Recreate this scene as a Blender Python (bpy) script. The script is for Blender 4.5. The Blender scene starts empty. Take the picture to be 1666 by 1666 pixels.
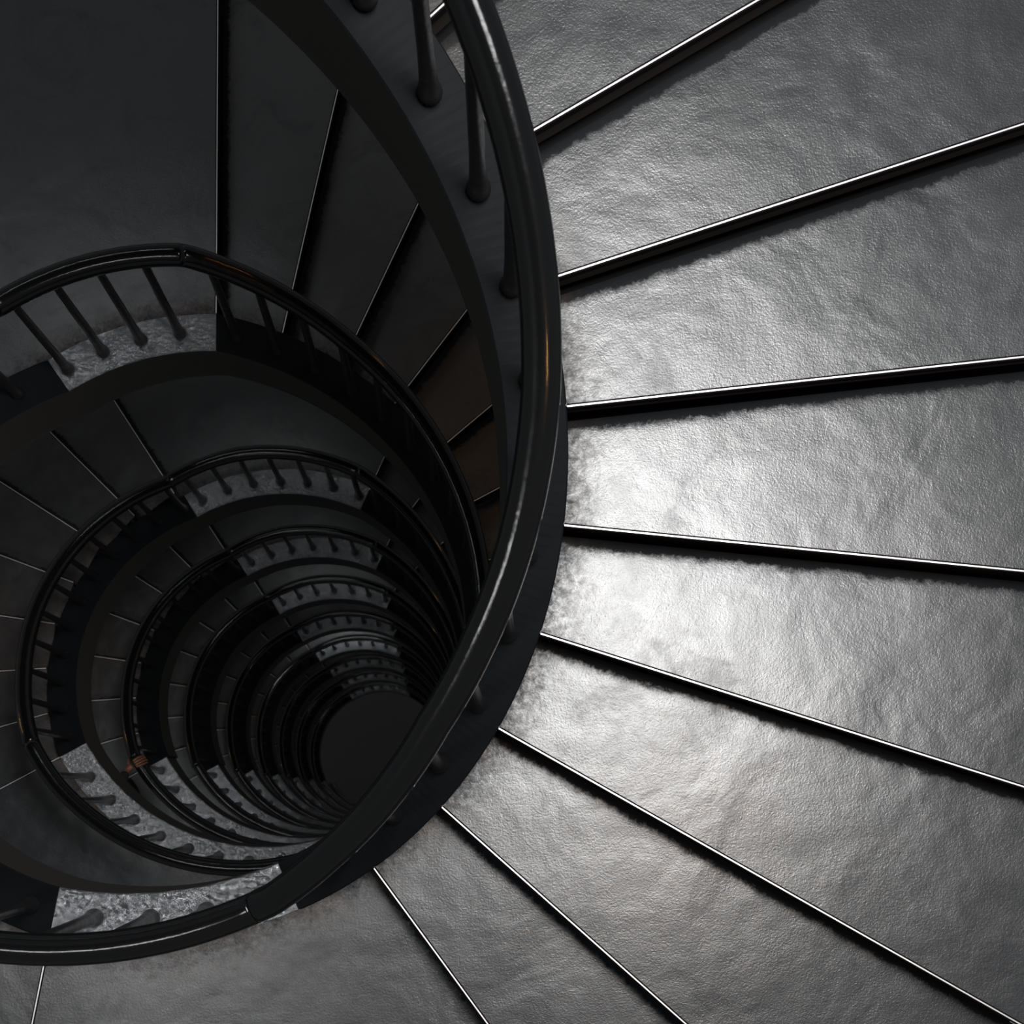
import bpy, math, random
from mathutils import Vector, Matrix, Euler

D = math.pi / 180
RISE = 0.17
STEP = 12.27            # degrees of turn per step
C = bpy.context.scene.collection
scene = bpy.context.scene
random.seed(4)

# ---------------------------------------------------------------- camera
cam_d = bpy.data.cameras.new('camera')
cam = bpy.data.objects.new('camera', cam_d)
C.objects.link(cam)
scene.camera = cam
F_PX = 1905.7
cam_d.sensor_fit = 'HORIZONTAL'
cam_d.sensor_width = 24.0
cam_d.lens = F_PX / 1666 * 24.0
cam_d.shift_x = 0.0
cam_d.shift_y = 415.9 / 1666
cam.location = (1.28621, -1.12812, 4.85557)
cam.rotation_euler = (0.02515, -0.06506, -0.00092)
cam_d.clip_start = 0.05
cam_d.clip_end = 200
cam_d.dof.use_dof = True
cam_d.dof.focus_distance = 4.9
cam_d.dof.aperture_fstop = 2.8

# ---------------------------------------------------------------- world, exposure
world = bpy.data.worlds.new('world')
scene.world = world
world.use_nodes = True
world.node_tree.nodes['Background'].inputs[0].default_value = (0.95, 0.97, 1.0, 1)
world.node_tree.nodes['Background'].inputs[1].default_value = 0.135
scene.view_settings.view_transform = 'Standard'
scene.view_settings.look = 'None'
scene.view_settings.gamma = 1
scene.view_settings.exposure = 0.0
scene.view_settings.use_curve_mapping = False

# ---------------------------------------------------------------- large unseen lights (overhead in the top hall, and an added low strip)
def area(name, loc, target, sx, sy, power, color, spread=180):
    d = bpy.data.lights.new(name, 'AREA')
    d.shape = 'RECTANGLE'; d.size = sx; d.size_y = sy
    d.energy = power; d.color = color; d.spread = spread * D
    o = bpy.data.objects.new(name, d); C.objects.link(o)
    o.location = loc
    o.rotation_euler = (Vector(target) - Vector(loc)).to_track_quat('-Z', 'Y').to_euler()
    return o

WHITE = (1.0, 0.995, 0.985)
WARM = (1.0, 0.50, 0.16)
CAM = Vector(cam.location)
def unseen_panel(loc, long_deg, length, width, power):
    d = bpy.data.lights.new('unseen_panel', 'AREA'); d.shape = 'RECTANGLE'
    d.size = length; d.size_y = width; d.energy = power; d.color = WHITE
    o = bpy.data.objects.new('unseen_panel', d); C.objects.link(o)
    o.location = loc; o.rotation_euler = (0, 0, long_deg * math.pi / 180)
unseen_panel((2.98, 0.98, 7.6), 112, 4.1, 1.9, 670)
unseen_panel((-0.72, -2.01, 3.6), 4, 1.4, 0.13, 24)  # unseen strip added in mid-air for the foreground curb and rail highlight
# lamps under the soffits, set to mirror in the curbs, some added to lengthen rail highlights: (landing centre angle, floor z, clearance, power)
def soffit_lamp(ang, z, clear, power, length=1.1):
    p = Vector((1.57 * math.cos(ang * D), 1.57 * math.sin(ang * D), z))
    dh = Vector((p.x - CAM.x, p.y - CAM.y, 0)) / (CAM.z - z) * clear
    q = p + dh
    d = bpy.data.lights.new('soffit_lamp', 'AREA'); d.shape = 'RECTANGLE'
    d.size = length; d.size_y = 0.025; d.energy = power; d.color = (0.93, 0.97, 1.0)
    o = bpy.data.objects.new('soffit_lamp', d); C.objects.link(o)
    o.location = (q.x, q.y, z + clear); o.rotation_euler = (0, 0, (ang + 90) * D)
soffit_lamp(108, -12 * RISE, 3.3, 6.5, 1.9)
soffit_lamp(-105, -24 * RISE, 3.2, 10, 1.8)
soffit_lamp(-140, -24 * RISE, 3.2, 8, 1.4)  # added second lamp, carries the rail highlight along the arc
for k in range(8):
    soffit_lamp(94, (-32 - 16 * k) * RISE, 2.2, (1.6, .9, 2.0, .5, 6, .4, .6, 1.2)[k])
    soffit_lamp(-142, (-40 - 16 * k) * RISE, 2.2, (2.5, 2.5, 1.5, 1.2, 1, .6, .6, .6)[k], 1.0)  # added second lamps for the lower-left rail highlights
    soffit_lamp(-108, (-40 - 16 * k) * RISE, 2.2, (3.2, 4.2, 2.3, 2, 2, 1.2, 1.2, 1.2)[k], 1.5)
def warm_lamp(ang, r, z, power):
    d = bpy.data.lights.new('warm_lamp', 'POINT'); d.energy = power * 3.0; d.color = WARM; d.shadow_soft_size = 0.014
    o = bpy.data.objects.new('warm_lamp', d); C.objects.link(o)
    o.location = (r * math.cos(ang * D), r * math.sin(ang * D), z)
warm_lamp(-25, 3.3, 4.0, 8)
warm_lamp(38, 4.0, -0.6, 1.3)
warm_lamp(50, 2.7, 0.6, 0.8)
warm_lamp(172, 4.0, -3.0, 1.8)
for k in range(8):
    warm_lamp(20, 3.6, (-34 - 16 * k) * RISE + 1.3, 1.0)
    warm_lamp(172, 3.6, (-41 - 16 * k) * RISE + 1.3, 1.0)

# ---------------------------------------------------------------- materials
def mat(name, base, rough, metallic=0.0, spec=0.5, coat=0.0):
    m = bpy.data.materials.new(name); m.use_nodes = True
    nt = m.node_tree; b = nt.nodes['Principled BSDF']
    b.inputs['Base Color'].default_value = (*base, 1)
    b.inputs['Roughness'].default_value = rough
    b.inputs['Metallic'].default_value = metallic
    b.inputs['Specular IOR Level'].default_value = spec
    if coat: b.inputs['Coat Weight'].default_value = coat
    return m, nt, b

def noise(nt, scale, detail=4, rough=0.5, vec=None, dist=0.0):
    n = nt.nodes.new('ShaderNodeTexNoise')
    n.inputs['Scale'].default_value = scale
    n.inputs['Detail'].default_value = detail
    n.inputs['Roughness'].default_value = rough
    n.inputs['Distortion'].default_value = dist
    if vec is not None: nt.links.new(vec, n.inputs['Vector'])
    return n.outputs['Fac']

def ramp(nt, fac, stops):
    r = nt.nodes.new('ShaderNodeValToRGB')
    els = r.color_ramp.elements
    while len(els) < len(stops): els.new(0.5)
    for e, (p, c) in zip(els, stops):
        e.position = p; e.color = (*c, 1) if len(c) == 3 else c
    nt.links.new(fac, r.inputs['Fac'])
    return r.outputs['Color']

def math_n(nt, op, a, b=None, c=None, clamp=False):
    n = nt.nodes.new('ShaderNodeMath'); n.operation = op; n.use_clamp = clamp
    for i, v in enumerate((a, b, c)):
        if v is None: continue
        if isinstance(v, (int, float)): n.inputs[i].default_value = v
        else: nt.links.new(v, n.inputs[i])
    return n.outputs[0]

def bump(nt, b, layers):
    prev = None
    for h, strength, dist in layers:
        n = nt.nodes.new('ShaderNodeBump')
        n.inputs['Strength'].default_value = strength
        n.inputs['Distance'].default_value = dist
        nt.links.new(h, n.inputs['Height'])
        if prev is not None: nt.links.new(prev, n.inputs['Normal'])
        prev = n.outputs['Normal']
    nt.links.new(prev, b.inputs['Normal'])

def geo_pos(nt):
    return nt.nodes.new('ShaderNodeNewGeometry').outputs['Position']

def mixc(nt, fac, a, b):
    m = nt.nodes.new('ShaderNodeMix'); m.data_type = 'RGBA'
    for sock, v in ((m.inputs[0], fac), (m.inputs[6], a), (m.inputs[7], b)):
        if isinstance(v, (int, float)): sock.default_value = v
        elif isinstance(v, tuple): sock.default_value = (*v, 1)
        else: nt.links.new(v, sock)
    return m.outputs[2]

# painted tread: thick dented black paint. attribute 'uvw' : x = metres from the curb, y = metres from the riser behind
def make_tread_material():
    m, nt, b = mat('tread_paint', (0.014, 0.0155, 0.018), 0.36, spec=0.6)
    b.inputs['IOR'].default_value = 1.6
    p = geo_pos(nt)
    at = nt.nodes.new('ShaderNodeAttribute'); at.attribute_name = 'wear'
    sep = nt.nodes.new('ShaderNodeSeparateXYZ'); nt.links.new(at.outputs['Vector'], sep.inputs[0])
    du, dv = sep.outputs[0], sep.outputs[1]
    big = noise(nt, 2.4, 3, 0.5, p, 0.4)
    mid = noise(nt, 9, 4, 0.55, p, 0.3)
    fine = noise(nt, 95, 3, 0.6, p)
    grit = noise(nt, 160, 3, 0.6, p)
    wob = noise(nt, 14, 6, 0.7, p, 0.5)
    # dirt band along the riser foot and the curb
    wob2 = noise(nt, 5, 8, 0.75, p, 0.6)
    fv = math_n(nt, 'SUBTRACT', 1.0, math_n(nt, 'DIVIDE', dv, math_n(nt, 'MULTIPLY_ADD', wob2, 0.135, -0.005)), clamp=True)
    fu = math_n(nt, 'SUBTRACT', 1.0, math_n(nt, 'DIVIDE', du, math_n(nt, 'MULTIPLY_ADD', wob, 0.50, -0.06)), clamp=True)
    speck = noise(nt, 38, 8, 0.8, p, 0.4)
    # mottled edge: dirt wins where proximity + speckle is high
    dv1 = math_n(nt, 'MULTIPLY_ADD', speck, 4.0, -2.1)
    d1 = math_n(nt, 'MULTIPLY', math_n(nt, 'ADD', math_n(nt, 'MULTIPLY', fv, 2.2), dv1), fv, clamp=True)
    d1 = math_n(nt, 'MULTIPLY', d1, 1.8, clamp=True)
    d2 = math_n(nt, 'MULTIPLY', math_n(nt, 'MULTIPLY', fu, math_n(nt, 'ADD', fu, dv1)), 0.75, clamp=True)
    stain = math_n(nt, 'MULTIPLY', ramp(nt, noise(nt, 3.2, 7, 0.75, p, 0.8), [(0.52, (0, 0, 0)), (0.75, (1, 1, 1))]), 0.35)
    dirt2 = math_n(nt, 'MAXIMUM', math_n(nt, 'MAXIMUM', d1, d2), stain, clamp=True)
    brown = math_n(nt, 'MULTIPLY', math_n(nt, 'MULTIPLY', fu, ramp(nt, noise(nt, 6, 5, 0.7, p), [(0.4, (0, 0, 0)), (0.7, (1, 1, 1))])), 0.8)
    col = mixc(nt, brown, (0.014, 0.0155, 0.018), (0.085, 0.064, 0.050))
    nt.links.new(col, b.inputs['Base Color'])
    spec = math_n(nt, 'MULTIPLY', math_n(nt, 'SUBTRACT', 1.0, math_n(nt, 'MULTIPLY', dirt2, 0.95)), 1.0)
    nt.links.new(spec, b.inputs['Specular IOR Level'])
    r = math_n(nt, 'ADD', math_n(nt, 'MULTIPLY_ADD', mid, 0.16, 0.255), math_n(nt, 'MULTIPLY', dirt2, 0.25))
    nt.links.new(r, b.inputs['Roughness'])
    bump(nt, b, [(big, 0.34, 0.035), (mid, 0.14, 0.010), (fine, 0.28, 0.0030), (grit, 0.6, 0.0014)])
    return m

def make_wrinkled(name, rough=0.17, spec=0.5, amt=1.0):
    m, nt, b = mat(name, (0.24, 0.25, 0.262), rough, metallic=0.9, spec=spec)
    p = geo_pos(nt)
    v = nt.nodes.new('ShaderNodeTexVoronoi'); v.feature = 'SMOOTH_F1'
    v.inputs['Scale'].default_value = 55
    mp = nt.nodes.new('ShaderNodeMapping'); nt.links.new(p, mp.inputs['Vector'])
    mp.inputs['Scale'].default_value = (0.7, 1.0, 1.0)
    nt.links.new(mp.outputs[0], v.inputs['Vector'])
    n1 = noise(nt, 28, 6, 0.7, p, 1.2); n2 = noise(nt, 6, 3, 0.5, p, 0.6)
    bump(nt, b, [(n2, 0.30 * amt, 0.02), (n1, 0.75 * amt, 0.010), (v.outputs['Distance'], 0.9 * amt, 0.008)])
    return m

def make_smooth(name, base, rough, spec=0.5, scale=40, strength=0.15):
    m, nt, b = mat(name, base, rough, spec=spec)
    p = geo_pos(nt)
    bump(nt, b, [(noise(nt, scale, 4, 0.6, p), strength, 0.004), (noise(nt, scale * 0.15, 3, 0.5, p), strength, 0.02)])
    return m

M_TREAD = make_tread_material()
M_CURB = make_smooth('curb_paint', (0.0052, 0.0063, 0.0078), 0.6, 0.10, 120, 0.08)
M_PLATE = make_wrinkled('landing_curb_paint', amt=1.0)
M_SIDE = make_smooth('stringer_side_lightened', (0.026, 0.0245, 0.022), 0.7, 0.3)  # browner curb side, colour also lightened to make up for weak light there
M_RISER = make_smooth('riser_paint', (0.050, 0.044, 0.040), 0.6, 0.3)
M_GROOVE = make_smooth('groove_dark', (0.006, 0.005, 0.006), 0.95, 0.05)
M_STONE = make_smooth('ground_stone', (0.10, 0.10, 0.10), 0.9, 0.2, 8, 0.3)
M_SOFFIT = make_smooth('soffit_paint', (0.03, 0.03, 0.03), 0.8, 0.2)
M_RAIL = make_smooth('handrail_lacquer', (0.004, 0.0043, 0.0047), 0.14, 0.34, 90, 0.06)
M_BAL = make_smooth('baluster_paint', (0.012, 0.012, 0.0125), 0.33, 0.6, 120, 0.2)
M_WALL = make_smooth('wall_plaster', (0.08, 0.078, 0.075), 0.9, 0.2, 12, 0.3)
def make_steel():
    m, nt, b = mat('nosing_steel', (0.92, 0.89, 0.88), 0.50, metallic=1.0)
    return m
M_STEEL = make_steel()

# ---------------------------------------------------------------- mesh helpers
def mesh_obj(name, verts, faces, material, parent=None, smooth=False, attr=None):
    me = bpy.data.meshes.new(name)
    me.from_pydata(verts, [], faces)
    if smooth:
        me.polygons.foreach_set('use_smooth', [True] * len(me.polygons))
    if attr is not None:
        a = me.attributes.new('wear', 'FLOAT_VECTOR', 'POINT')
        a.data.foreach_set('vector', [x for t in attr for x in t])
    me.materials.append(material)
    me.update()
    o = bpy.data.objects.new(name, me); C.objects.link(o)
    if parent is not None: o.parent = parent
    return o

def thing(name, label, cat, loc=(0, 0, 0), group=None):
    o = bpy.data.objects.new(name, None); C.objects.link(o)
    o.location = loc; o['label'] = label; o['category'] = cat
    o.empty_display_size = 0.1
    if group: o['group'] = group
    return o

def copy_tree(o, parent=None):
    c = o.copy(); C.objects.link(c); c.parent = parent
    for ch in list(o.children): copy_tree(ch, c)
    return c

def cyl(r, ph, z):
    return (r * math.cos(ph * D), r * math.sin(ph * D), z)

def ring_strip(stations, close_ends=True):
    """stations: list of section loops (same length) -> closed prism mesh"""
    n = len(stations[0]); verts = [v for s in stations for v in s]; faces = []
    for i in range(len(stations) - 1):
        for k in range(n):
            a = i * n + k; b = i * n + (k + 1) % n
            faces.append((a, b, b + n, a + n))
    if close_ends:
        faces.append(tuple(range(n))[::-1])
        faces.append(tuple((len(stations) - 1) * n + k for k in range(n)))
    return verts, faces

def loop_tube(path, radii, seg=20, tans=None):
    """path of Vectors -> tube rings"""
    rings = []
    m = len(path)
    for i, p in enumerate(path):
        t = tans[i] if tans else (path[min(i + 1, m - 1)] - path[max(i - 1, 0)]).normalized()
        s = t.cross(Vector((0, 0, 1)))
        if s.length < 1e-4: s = Vector((1, 0, 0))
        s.normalize(); u = s.cross(t).normalized()
        r = radii[i] if isinstance(radii, list) else radii
        rings.append([tuple(p + (s * math.cos(a) + u * math.sin(a)) * r)
                      for a in [2 * math.pi * k / seg for k in range(seg)]])
    return rings

def lerp(a, b, t): return a + (b - a) * t
def knots(ks, x):
    """ks sorted by decreasing x (unwrapped angle)"""
    if x >= ks[0][0]: return ks[0][1]
    for (x0, y0), (x1, y1) in zip(ks, ks[1:]):
        if x >= x1: return lerp(y0, y1, (x0 - x) / (x0 - x1))
    return ks[-1][1]

# ---------------------------------------------------------------- layout of the helix (angles unwrapped, going down = decreasing)
# (kind, start angle, number of risers / end angle, floor level in risers)
SEG = []
def flight(a, n, lev): SEG.append(('flight', a, n, lev))
def landing(a0, a1, lev): SEG.append(('landing', a0, a1, lev))
landing(134.0, 81.0, 11)
flight(81.0, 12, 11);        landing(-54.0, -100.7, -1)
flight(-100.7, 11, -1);      landing(-223.4, -270.0, -12)
flight(-270.0, 12, -12);     landing(-405.0, -511.3, -24)
flight(-511.3, 8, -24);      landing(-597.2, -654.0, -32)
flight(-654.0, 8, -32);      landing(-739.9, -871.3, -40)

R0 = [(81, 1.530), (-54, 1.535), (-66, 1.535), (-100.7, 1.53), (-223, 1.49), (-270, 1.487), (-405, 1.50), (-511.3, 1.505), (-597, 1.53), (-2000, 1.53)]
RR = [(81, 1.573), (0, 1.575), (-25, 1.561), (-35, 1.563), (-45, 1.588), (-55, 1.615), (-64, 1.648), (-100.7, 1.648), (-223, 1.62), (-270, 1.625), (-300, 1.585), (-405, 1.575), (-425, 1.60), (-500, 1.62), (-530, 1.59), (-597, 1.60), (-620, 1.625), (-654, 1.62), (-690, 1.60), (-860, 1.60), (-2000, 1.60)]
HC = [(81, 0.0), (-54, 0.0), (-66, 0.0), (-2000, 0.0)]
CURB_W = 0.221
RAIL_R = 0.056
RAIL_H = 0.92
HB = 0.37
R_OUT = 4.28

# slope line height (nosing line / landing level), continuous
SL = []
for s in SEG:
    if s[0] == 'flight':
        _, a, n, lev = s
        e = n if lev > -24 else n - 0.85      # deep curbs turn level right at the last riser
        SL.append((a, lev * RISE)); SL.append((a - e * STEP, (lev - n) * RISE))
    elif not SL:
        SL.append((s[1], s[3] * RISE))
SL.append((SEG[-1][2], SEG[-1][3] * RISE))
def line_z(a): return knots(SL, a)
def r0(a): return knots(R0, a)
def r1(a): return r0(a) + CURB_W
def rr(a): return knots(RR, a)
def curb_z(a): return line_z(a) + knots(HC, a)

def angles(a0, a1, step=1.5):
    n = max(2, int(abs(a0 - a1) / step + 0.5) + 1)
    out = [a0 + (a1 - a0) * i / (n - 1) for i in range(n)]
    for x, _ in SL:
        if a1 < x < a0: out.append(x)
    return sorted(set(round(v, 4) for v in out), reverse=True)

def curb_mesh(name, a0, a1, parent, material):
    st = []
    for a in angles(a0, a1, 1.2):
        z = curb_z(a); zb = line_z(a) - HB; bv = 0.006
        ri, ro = r0(a), r1(a)
        st.append([cyl(ri, a, zb), cyl(ri, a, z - bv), cyl(ri + bv, a, z), cyl(ro - bv, a, z), cyl(ro, a, z - bv), cyl(ro, a, zb)])
    v, f = ring_strip(st)
    o = mesh_obj(name, v, f, material, parent)
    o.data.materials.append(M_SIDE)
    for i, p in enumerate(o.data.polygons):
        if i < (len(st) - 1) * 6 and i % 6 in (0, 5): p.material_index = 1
    return o

def curb_end(i):
    s = SEG[i]
    return s[1] - (s[2] if s[3] > -24 else s[2] - 0.85) * STEP

def soffit_mesh(a0, a1, parent, name='soffit'):
    st = []
    for a in angles(a0, a1, 2.5):
        zb = line_z(a) - HB
        st.append([cyl(r0(a) + 0.001, a, zb - 0.04), cyl(R_OUT, a, zb - 0.04), cyl(R_OUT, a, zb), cyl(r0(a) + 0.001, a, zb)])
    v, f = ring_strip(st)
    return mesh_obj(name, v, f, M_SOFFIT, parent)

NOSE = 0.028      # nosing overhang in metres
def straight_slab(name, aF, aB, z, th, parent, material, front_over=NOSE, res=14):
    """a tread between its front nosing (angle aF, lower side) and the riser line behind it (aB > aF).
    front edge is straight and radial."""
    nv = 10
    verts = []; attr = []
    nb = max(2, int(abs(aB - aF) / 1.5) + 1)
    cols = []
    for i in range(nb + 1):
        a = aF + (aB - aF) * i / nb
        row = []
        for k in range(nv + 1):
            t = k / nv
            r = r1(a) - 0.004 + (R_OUT - r1(a)) * t
            p = Vector(cyl(r, a, 0))
            if i == 0:   # straight nosing just in front of the angle
                tang = Vector((math.sin(aF * D), -math.cos(aF * D), 0))
                p = p + tang * 0.0
            row.append((p, r))
        cols.append(row)
    # top
    for i, row in enumerate(cols):
        for p, r in row:
            verts.append((p.x, p.y, z))
            dv = (aB - (aF + (aB - aF) * i / nb)) * D * r
            attr.append((max(0.0, r - r1(aF)), max(0.0, dv - 0.0), 0))
    W = nv + 1; H = nb + 1
    faces = [(i * W + k, i * W + k + 1, (i + 1) * W + k + 1, (i + 1) * W + k) for i in range(H - 1) for k in range(nv)]
    base = len(verts)
    for i, row in enumerate(cols):
        for p, r in row:
            verts.append((p.x, p.y, z - th)); attr.append((1, 1, 0))
    faces += [tuple(base + q for q in f)[::-1] for f in faces[:]]
    border = [k for k in range(W)] + [i * W + W - 1 for i in range(1, H)] + [(H - 1) * W + k for k in range(W - 2, -1, -1)] + [i * W for i in range(H - 2, 0, -1)]
    for x, y in zip(border, border[1:] + border[:1]):
        faces.append((y, x, base + x, base + y))
    return mesh_obj(name, verts, faces, material, parent, attr=attr)

def box_along(a, r_in, r_out, off0, off1, z0, z1):
    """box along the radial direction at angle a, between tangential offsets (downhill positive)"""
    u = Vector((math.cos(a * D), math.sin(a * D), 0)); t = Vector((math.sin(a * D), -math.cos(a * D), 0))
    v = []
    for z in (z0, z1):
        for r, o in ((r_in, off0), (r_out, off0), (r_out, off1), (r_in, off1)):
            p = u * r + t * o; v.append((p.x, p.y, z))
    f = [(0, 1, 2, 3), (7, 6, 5, 4), (0, 4, 5, 1), (1, 5, 6, 2), (2, 6, 7, 3), (3, 7, 4, 0)]
    return v, f

def nosing(a, z, parent):
    v, f = box_along(a, r1(a) + 0.001, R_OUT, -0.0026, 0.0026, z - 0.003, z + 0.0012)
    v2, f2 = box_along(a, r1(a) + 0.001, R_OUT, -0.0085, -0.0026, z - 0.012, z + 0.0008)
    v3, f3 = box_along(a, r1(a) + 0.001, R_OUT, 0.0027, 0.0075, z - 0.030, z - 0.0015)   # dark lip added in front of the strip
    v4, f4 = box_along(a, r1(a) + 0.001, R_OUT, -0.0026, 0.0027, z - 0.030, z - 0.0035)
    f = f + [tuple(8 + q for q in t) for t in f2] + [tuple(16 + q for q in t) for t in f3] + [tuple(24 + q for q in t) for t in f4]
    o = mesh_obj('nosing', v + v2 + v3 + v4, f, M_STEEL, parent)
    o.data.materials.append(M_GROOVE)
    for p in o.data.polygons[6:]: p.material_index = 1
    return o

def riser(a, ztop, parent):
    v, f = box_along(a, r1(a) - 0.003, R_OUT, -0.030 - 0.02, -0.030, ztop - RISE, ztop - 0.028)
    return mesh_obj('riser', v, f, M_RISER, parent)

def build_flight(idx, label, group):
    _, a, n, lev = SEG[idx]
    e = thing('stair_flight', label, 'stairs', cyl(r0(a), a, lev * RISE), group)
    made = []
    for j in range(n):
        aj = a - j * STEP; zj = (lev - j) * RISE
        made.append(riser(aj, zj, e))
        if j > 0:
            t = straight_slab('tread', aj, aj + STEP, zj, 0.028, e, M_TREAD)
            made.append(t); nosing(aj, zj, t)
    made.append(curb_mesh('curb', a, curb_end(idx), e, M_CURB))
    made.append(soffit_mesh(a, a - (n - 1) * STEP, e))
    off = e.location.copy()
    for m in made: m.location = -off
    return e

def build_landing(idx, label, group):
    _, a0, a1, lev = SEG[idx]
    e = thing('stair_landing', label, 'landing', cyl(r0(a0), a0, lev * RISE), group)
    t = straight_slab('floor_slab', a1, a0, lev * RISE, 0.028, e, M_TREAD)
    nosing(a1, lev * RISE, t)
    c = curb_mesh('curb', curb_end(idx - 1) if idx else a0, a1, e, M_PLATE)
    s = soffit_mesh(a0, a1, e)
    for m in (t, c, s): m.location = -e.location
    return e

def rail_pt(a):
    w = [k * 0.3 for k in range(-5, 6)]          # eased over the bends
    z = sum(line_z(a + d) for d in w) / len(w)
    return Vector(cyl(rr(a), a, z + RAIL_H))

def bal_mesh(parent, a, off):
    zb = curb_z(a)
    base = Vector(cyl(r0(a) + 0.105, a, zb)); top = rail_pt(a) - Vector((0, 0, 0.03))
    prof = [(0.0, 0.036), (0.012, 0.040), (0.03, 0.040), (0.05, 0.034), (0.10, 0.029), (0.25, 0.025), (0.6, 0.023), (0.95, 0.021), (1.0, 0.024)]
    seg = 14; rings = []
    L = (top - base).length
    for t, r in prof:
        p = base.lerp(top, t)
        rings.append([(p.x + r * math.cos(2 * math.pi * k / seg), p.y + r * math.sin(2 * math.pi * k / seg), p.z) for k in range(seg)])
    v, f = ring_strip(rings)
    v = [(x - base.x, y - base.y, z - base.z) for x, y, z in v]
    o = mesh_obj('baluster', v, f, M_BAL, parent, smooth=True)
    o.location = base - off
    return o

def build_rail(a0, a1, bal_angles, label, group):
    loc = Vector(cyl(rr(a0), a0, curb_z(a0)))
    e = thing('railing', label, 'railing', loc, group)
    aa = angles(a0, a1, 0.6)
    path = [rail_pt(a) for a in aa]
    tans = [(rail_pt(a - 0.3) - rail_pt(a + 0.3)).normalized() for a in aa]
    v, f = ring_strip(loop_tube(path, RAIL_R, 24, tans))
    h = mesh_obj('handrail', v, f, M_RAIL, e, smooth=True)
    h.location = -loc
    for a in bal_angles: bal_mesh(e, a, loc)
    return e

BSTEP = 8.15
def bals(a0, a1, phase=0.5, step=BSTEP):
    out = []; a = a0 - phase * step
    while a > a1 + 0.5:
        out.append(a); a -= step
    return out

# kink angles: high end of a landing is one step past the last riser
def kink(i):
    s = SEG[i]
    return s[1] - STEP

# ---------------------------------------------------------------- setting
def wall():
    n = 96; v = []; f = []
    for k in range(n):
        a = 360 * k / n
        for r, z in ((R_OUT + 0.02, -29.5), (R_OUT + 0.02, 8.0), (R_OUT + 0.2, 8.0), (R_OUT + 0.2, -29.5)):
            v.append(cyl(r, a, z))
    for k in range(n):
        k2 = (k + 1) % n
        for q in range(4):
            f.append((k * 4 + q, k * 4 + (q + 1) % 4, k2 * 4 + (q + 1) % 4, k2 * 4 + q))
    o = mesh_obj('wall_outer', v, [t[::-1] for t in f], M_WALL); o['kind'] = 'structure'
    return o
def disc(name, z, m, r, z2):
    n = 96; v = [cyl(r, 360 * k / n, z) for k in range(n)] + [cyl(r, 360 * k / n, z2) for k in range(n)]
    f = [tuple(range(n)), tuple(range(2 * n - 1, n - 1, -1))] + [(k, n + k, n + (k + 1) % n, (k + 1) % n) for k in range(n)]
    o = mesh_obj(name, v, f, m); o['kind'] = 'structure'
    return o
disc('floor', -29.2, M_STONE, R_OUT + 0.1, -29.4)
disc('ceiling', 8.0, M_WALL, R_OUT + 0.1, 7.8)

# ---------------------------------------------------------------- build the stair
LAB_F = {
 1: ('brightly lit upper flight of black painted steps at right, beside the thick foreground handrail', None),
 3: ('black stair flight at the left edge, going down from the foreground landing', None),
 5: ('dark stair flight at top left, its thin bright nosings fanning out behind the foreground handrail', None),
 7: ('dark flight of eight steps at far left, behind the left rounded handrail', None),
 9: ('dark flight going down right of the second bright curb arc from the top', None),
}
LAB_L = {
 0: 'topmost landing above the foreground flight, just beyond the top edge of the view',
 2: 'foreground landing at bottom left, with the widest and brightest wrinkled curb',
 4: 'unlit black landing at top left, its bright curb strip under the uppermost arched handrail',
 6: 'second landing at bottom left, with wrinkled silver-lit curb inside the rounded handrail',
 8: 'landing with the second bright curb arc from the top, near the centre left',
 10: 'third landing from the bottom left, its curb inside the rail that the hand holds',
}
PROTO = {}
for i, s in enumerate(SEG):
    if s[0] == 'flight': PROTO[i] = build_flight(i, LAB_F[i][0], 'stair flights spiralling down the well')
    else: PROTO[i] = build_landing(i, LAB_L[i], 'landings of the spiral stair')

def rail_for(i, label):
    s = SEG[i]; last = SEG[-1][2]
    if s[0] == 'flight':
        a0 = s[1]; a1 = a0 - (s[2] - (0.85 if s[3] <= -24 else 0)) * STEP
    else:
        a0 = s[1] - ((STEP if s[3] > -32 else 0.15 * STEP) if i else 0); a1 = s[2]
    st = BSTEP if i != 1 else 9.6
    ph = {1: 0.35, 4: 0.3}.get(i, 0.5)
    return build_rail(a0, a1, bals(a0, a1, ph, st), label, 'railings around the open well')
LAB_R = {
 0: 'black railing of the topmost landing, beyond the top edge',
 1: 'thick foreground railing sweeping down the middle beside the bright steps',
 2: 'foreground railing at bottom left with a white highlight along its level handrail',
 3: 'black railing of the flight at the left edge',
 4: 'uppermost arched railing at left with a white highlight on its handrail',
 5: 'railing curving down behind the foreground rail with an orange glint along it',
 6: 'rounded railing at lower left enclosing the second landing curb, white highlight on top',
 7: 'unlit railing at far left climbing from the second lower landing',
 8: 'second arched railing from the top, over the second bright curb arc',
 9: 'dark railing falling right of the second bright curb arc',
 10: 'third railing from the bottom left, held by a hand at its upper end',
}
PRAIL = {}
for i in range(len(SEG)): PRAIL[i] = rail_for(i, LAB_R[i])

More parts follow.
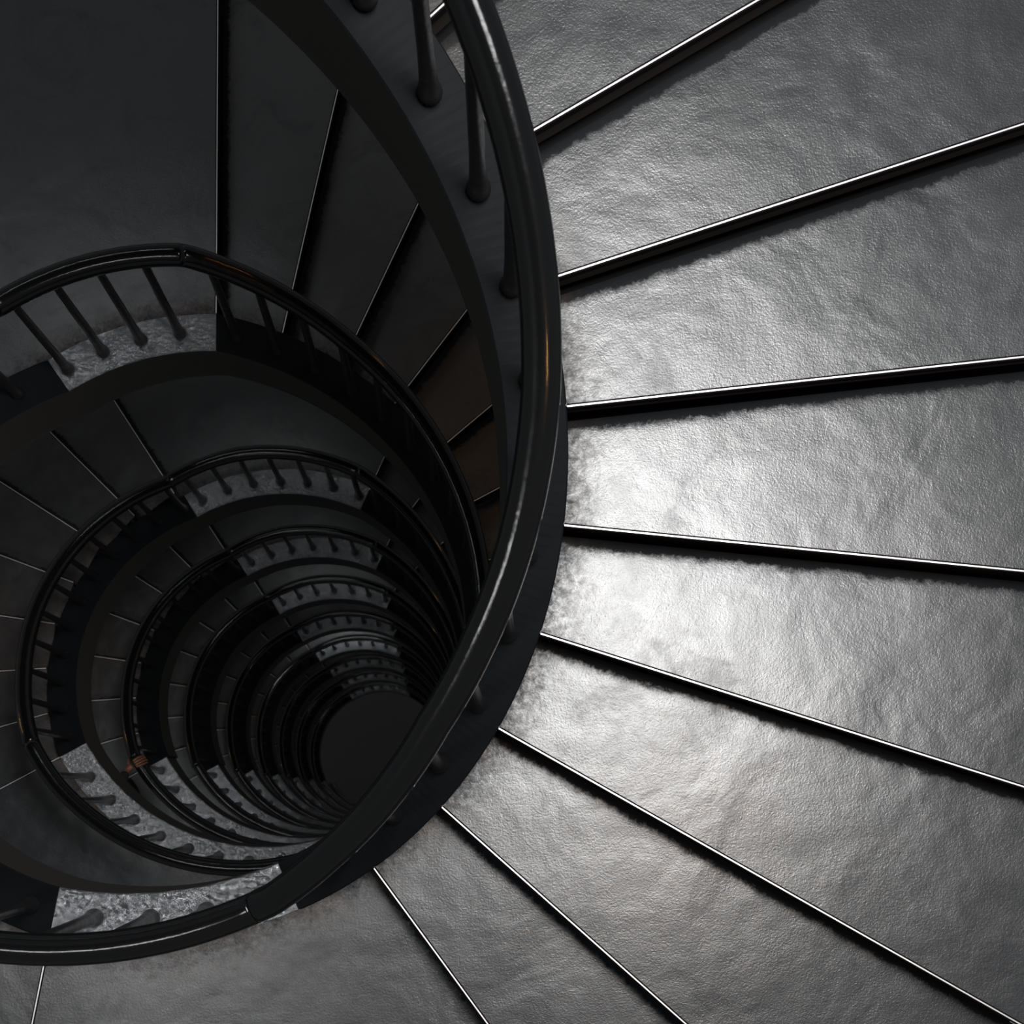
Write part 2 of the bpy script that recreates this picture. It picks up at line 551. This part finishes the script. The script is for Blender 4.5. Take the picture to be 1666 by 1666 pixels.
# the deeper turns repeat every full circle, sixteen risers lower
ORD = ['third', 'fourth', 'fifth', 'sixth', 'seventh', 'eighth', 'ninth', 'tenth']
for k in range(1, 8):
    up = ORD[k - 1]; lo = ORD[k]
    for i, lab_s, lab_r in (
        (7, 'dark left flight deep in the well, above the %s curb arc from the top' % up,
            'left railing deep in the well, leading down to the %s curb arc from the top' % up),
        (8, 'deep landing showing the %s curb arc counted from the top of the well' % up,
            'arched railing over the %s curb arc counted from the top of the well' % up),
        (9, 'dark right flight deep in the well, below the %s curb arc from the top' % up,
            'right railing deep in the well, leaving the %s curb arc from the top' % up),
        (10, 'deep landing showing the %s curved curb counted from the bottom left rail' % lo,
            'curved railing beside the %s curb counted from the bottom left rail' % lo)):
        for src, lab in ((PROTO[i], lab_s), (PRAIL[i], lab_r)):
            c = copy_tree(src)
            c.location.z -= 16 * RISE * k
            c['label'] = lab

# ---------------------------------------------------------------- person holding the third rail
M_SKIN = make_smooth('skin', (0.13, 0.045, 0.025), 0.5, 0.4, 60, 0.1)
M_COAT = make_smooth('coat_cloth', (0.012, 0.013, 0.016), 0.9, 0.1, 200, 0.3)
M_TROUSER = make_smooth('trouser_cloth', (0.01, 0.01, 0.014), 0.9, 0.1, 200, 0.3)
M_HAIR = make_smooth('hair', (0.02, 0.012, 0.008), 0.5, 0.3, 150, 0.5)

def skin_make(name, verts, chains, radii, m, parent):
    import bmesh
    edges = [(a, b) for ch in chains for a, b in zip(ch, ch[1:])]
    bm = bmesh.new(); lay = bm.verts.layers.skin.verify()
    vs = [bm.verts.new(v) for v in verts]
    for a, b in edges: bm.edges.new((vs[a], vs[b]))
    seen = set(); adj = {}
    for a, b in edges: adj.setdefault(a, []).append(b); adj.setdefault(b, []).append(a)
    for i, r in enumerate(radii):
        vs[i][lay].radius = (r, r) if isinstance(r, float) else r
    for i in range(len(verts)):
        if i in seen: continue
        vs[i][lay].use_root = True; st = [i]
        while st:
            q = st.pop()
            if q in seen: continue
            seen.add(q); st += adj.get(q, [])
    me = bpy.data.meshes.new(name); bm.to_mesh(me); bm.free()
    me.materials.append(m)
    o = bpy.data.objects.new(name, me); C.objects.link(o); o.parent = parent
    md = o.modifiers.new('skin', 'SKIN'); md.use_smooth_shade = True
    ss = o.modifiers.new('sub', 'SUBSURF'); ss.levels = 2; ss.render_levels = 2
    return o

HAND_A = -511.3 - 360 + 2.0          # just before the end of the level rail, third turn
def person():
    rc = rail_pt(HAND_A)
    a = HAND_A * D
    u = Vector((-math.cos(a), -math.sin(a), 0))         # inward
    t = Vector((math.sin(a), -math.cos(a), 0))          # downhill / facing
    Z = Vector((0, 0, 1))
    fl = SEG[10][3] * RISE
    base = Vector((rc.x, rc.y, fl)) - u * 0.46 - t * 0.12
    e = thing('person', 'person in a dark coat going down, one bare hand on the third lower-left rail', 'person', base)
    P = lambda x, y, z: base * 0 + u * x + t * y + Z * z   # x to the person's right (inward), y forward
    h = rc - base
    hx, hy, hz = h.dot(u), h.dot(t), h.z
    wrist = P(hx - 0.105, hy - 0.015, hz + 0.085)
    palm = P(hx - 0.045, hy, hz + 0.078)
    V = [P(0, 0, 0.95), P(0, 0.0, 1.12), P(0, -0.01, 1.32), P(0, 0, 1.44), P(0, 0.02, 1.52), P(0, 0.035, 1.60), P(0, 0.03, 1.68),      # 0-6 spine/neck/head
         P(0.17, 0, 1.40), P(0.24, 0.0, 1.16), wrist, palm,                                   # 7-10 right arm
         P(-0.17, 0, 1.40), P(-0.21, -0.03, 1.12), P(-0.20, 0.06, 0.88), P(-0.20, 0.08, 0.80),  # 11-14 left arm
         P(0.09, 0, 0.90), P(0.10, 0.03, 0.50), P(0.10, 0.0, 0.09), P(0.10, 0.14, 0.04),        # 15-18 right leg
         P(-0.09, 0, 0.90), P(-0.10, -0.02, 0.50), P(-0.10, -0.08, 0.09), P(-0.10, 0.06, 0.04)]
    Rr = [0.13, 0.12, 0.13, 0.07, 0.052, 0.085, 0.075, 0.055, 0.042, 0.026, 0.034, 0.055, 0.042, 0.028, 0.032, 0.09, 0.058, 0.04, 0.035, 0.09, 0.058, 0.04, 0.035]
    ch = [[0, 1, 2, 3, 4, 5, 6], [3, 7, 8, 9, 10], [3, 11, 12, 13, 14], [0, 15, 16, 17, 18], [0, 19, 20, 21, 22]]
    for k in range(4):                     # four fingers wrapped over the rail
        y = hy + (k - 1.5) * 0.023; L = (0.92, 1.0, 1.04, 0.88)[3 - k]
        i = len(V)
        V += [P(hx - 0.03, hy + (k - 1.5) * 0.018, hz + 0.078), P(hx + 0.012 * L, y, hz + 0.074), P(hx + 0.052 * L, y, hz + 0.048), P(hx + 0.070 * L, y, hz + 0.012), P(hx + 0.064 * L, y, hz - 0.012 * L)]
        Rr += [0.011, 0.0105, 0.0095, 0.0088, 0.0075]
        ch.append(list(range(i, i + 5)))
    i = len(V)
    V += [P(hx - 0.075, hy + 0.02, hz + 0.075), P(hx - 0.068, hy + 0.05, hz + 0.048), P(hx - 0.058, hy + 0.068, hz + 0.018), P(hx - 0.056, hy + 0.078, hz - 0.005)]
    Rr += [0.014, 0.0125, 0.0110, 0.009]; ch.append([i, i + 1, i + 2, i + 3])
    for k, (x, z) in enumerate(((-0.03, 1.645), (0.03, 1.645))):   # ears as tiny chains at the head sides
        i = len(V); sx = -1 if k == 0 else 1
        V += [P(sx * 0.070, 0.03, 1.615), P(sx * 0.088, 0.022, 1.63)]; Rr += [0.012, 0.010]; ch.append([i, i + 1])
    i = len(V); V += [P(0, 0.105, 1.625), P(0, 0.132, 1.60)]; Rr += [0.012, 0.011]; ch.append([i, i + 1])   # nose
    body = skin_make('body', V, ch, Rr, M_SKIN, e)
    # coat
    cv = [P(0, 0, 0.78), P(0, 0, 0.98), P(0, 0, 1.14), P(0, -0.01, 1.32), P(0, 0, 1.43),
          P(0.17, 0, 1.40), P(0.24, 0, 1.16), wrist.lerp(P(0.24, 0, 1.16), 0.12), P(-0.17, 0, 1.40), P(-0.21, -0.03, 1.12), P(-0.20, 0.055, 0.89)]
    skin_make('coat', cv, [[0, 1, 2, 3, 4], [4, 5, 6, 7], [4, 8, 9, 10]], [0.19, 0.165, 0.15, 0.16, 0.085, 0.075, 0.06, 0.042, 0.075, 0.06, 0.044], M_COAT, e)
    tv = [P(0, 0, 0.95), P(0.09, 0, 0.88), P(0.10, 0.03, 0.50), P(0.10, 0.0, 0.10), P(-0.09, 0, 0.88), P(-0.10, -0.02, 0.50), P(-0.10, -0.08, 0.10)]
    skin_make('trousers', tv, [[0, 1, 2, 3], [0, 4, 5, 6]], [0.14, 0.105, 0.075, 0.062, 0.105, 0.075, 0.062], M_TROUSER, e)
    for sx, fy in ((0.10, 0.0), (-0.10, -0.08)):
        skin_make('shoe', [P(sx, fy - 0.04, 0.065), P(sx, fy + 0.06, 0.055), P(sx, fy + 0.19, 0.045)], [[0, 1, 2]], [0.055, 0.055, 0.042], M_TROUSER, e)
    hv = [P(0, -0.02, 1.60), P(0, -0.025, 1.68), P(0, 0.03, 1.735)]
    skin_make('hair', hv, [[0, 1, 2]], [0.075, 0.09, 0.07], M_HAIR, e)
    return e
person()
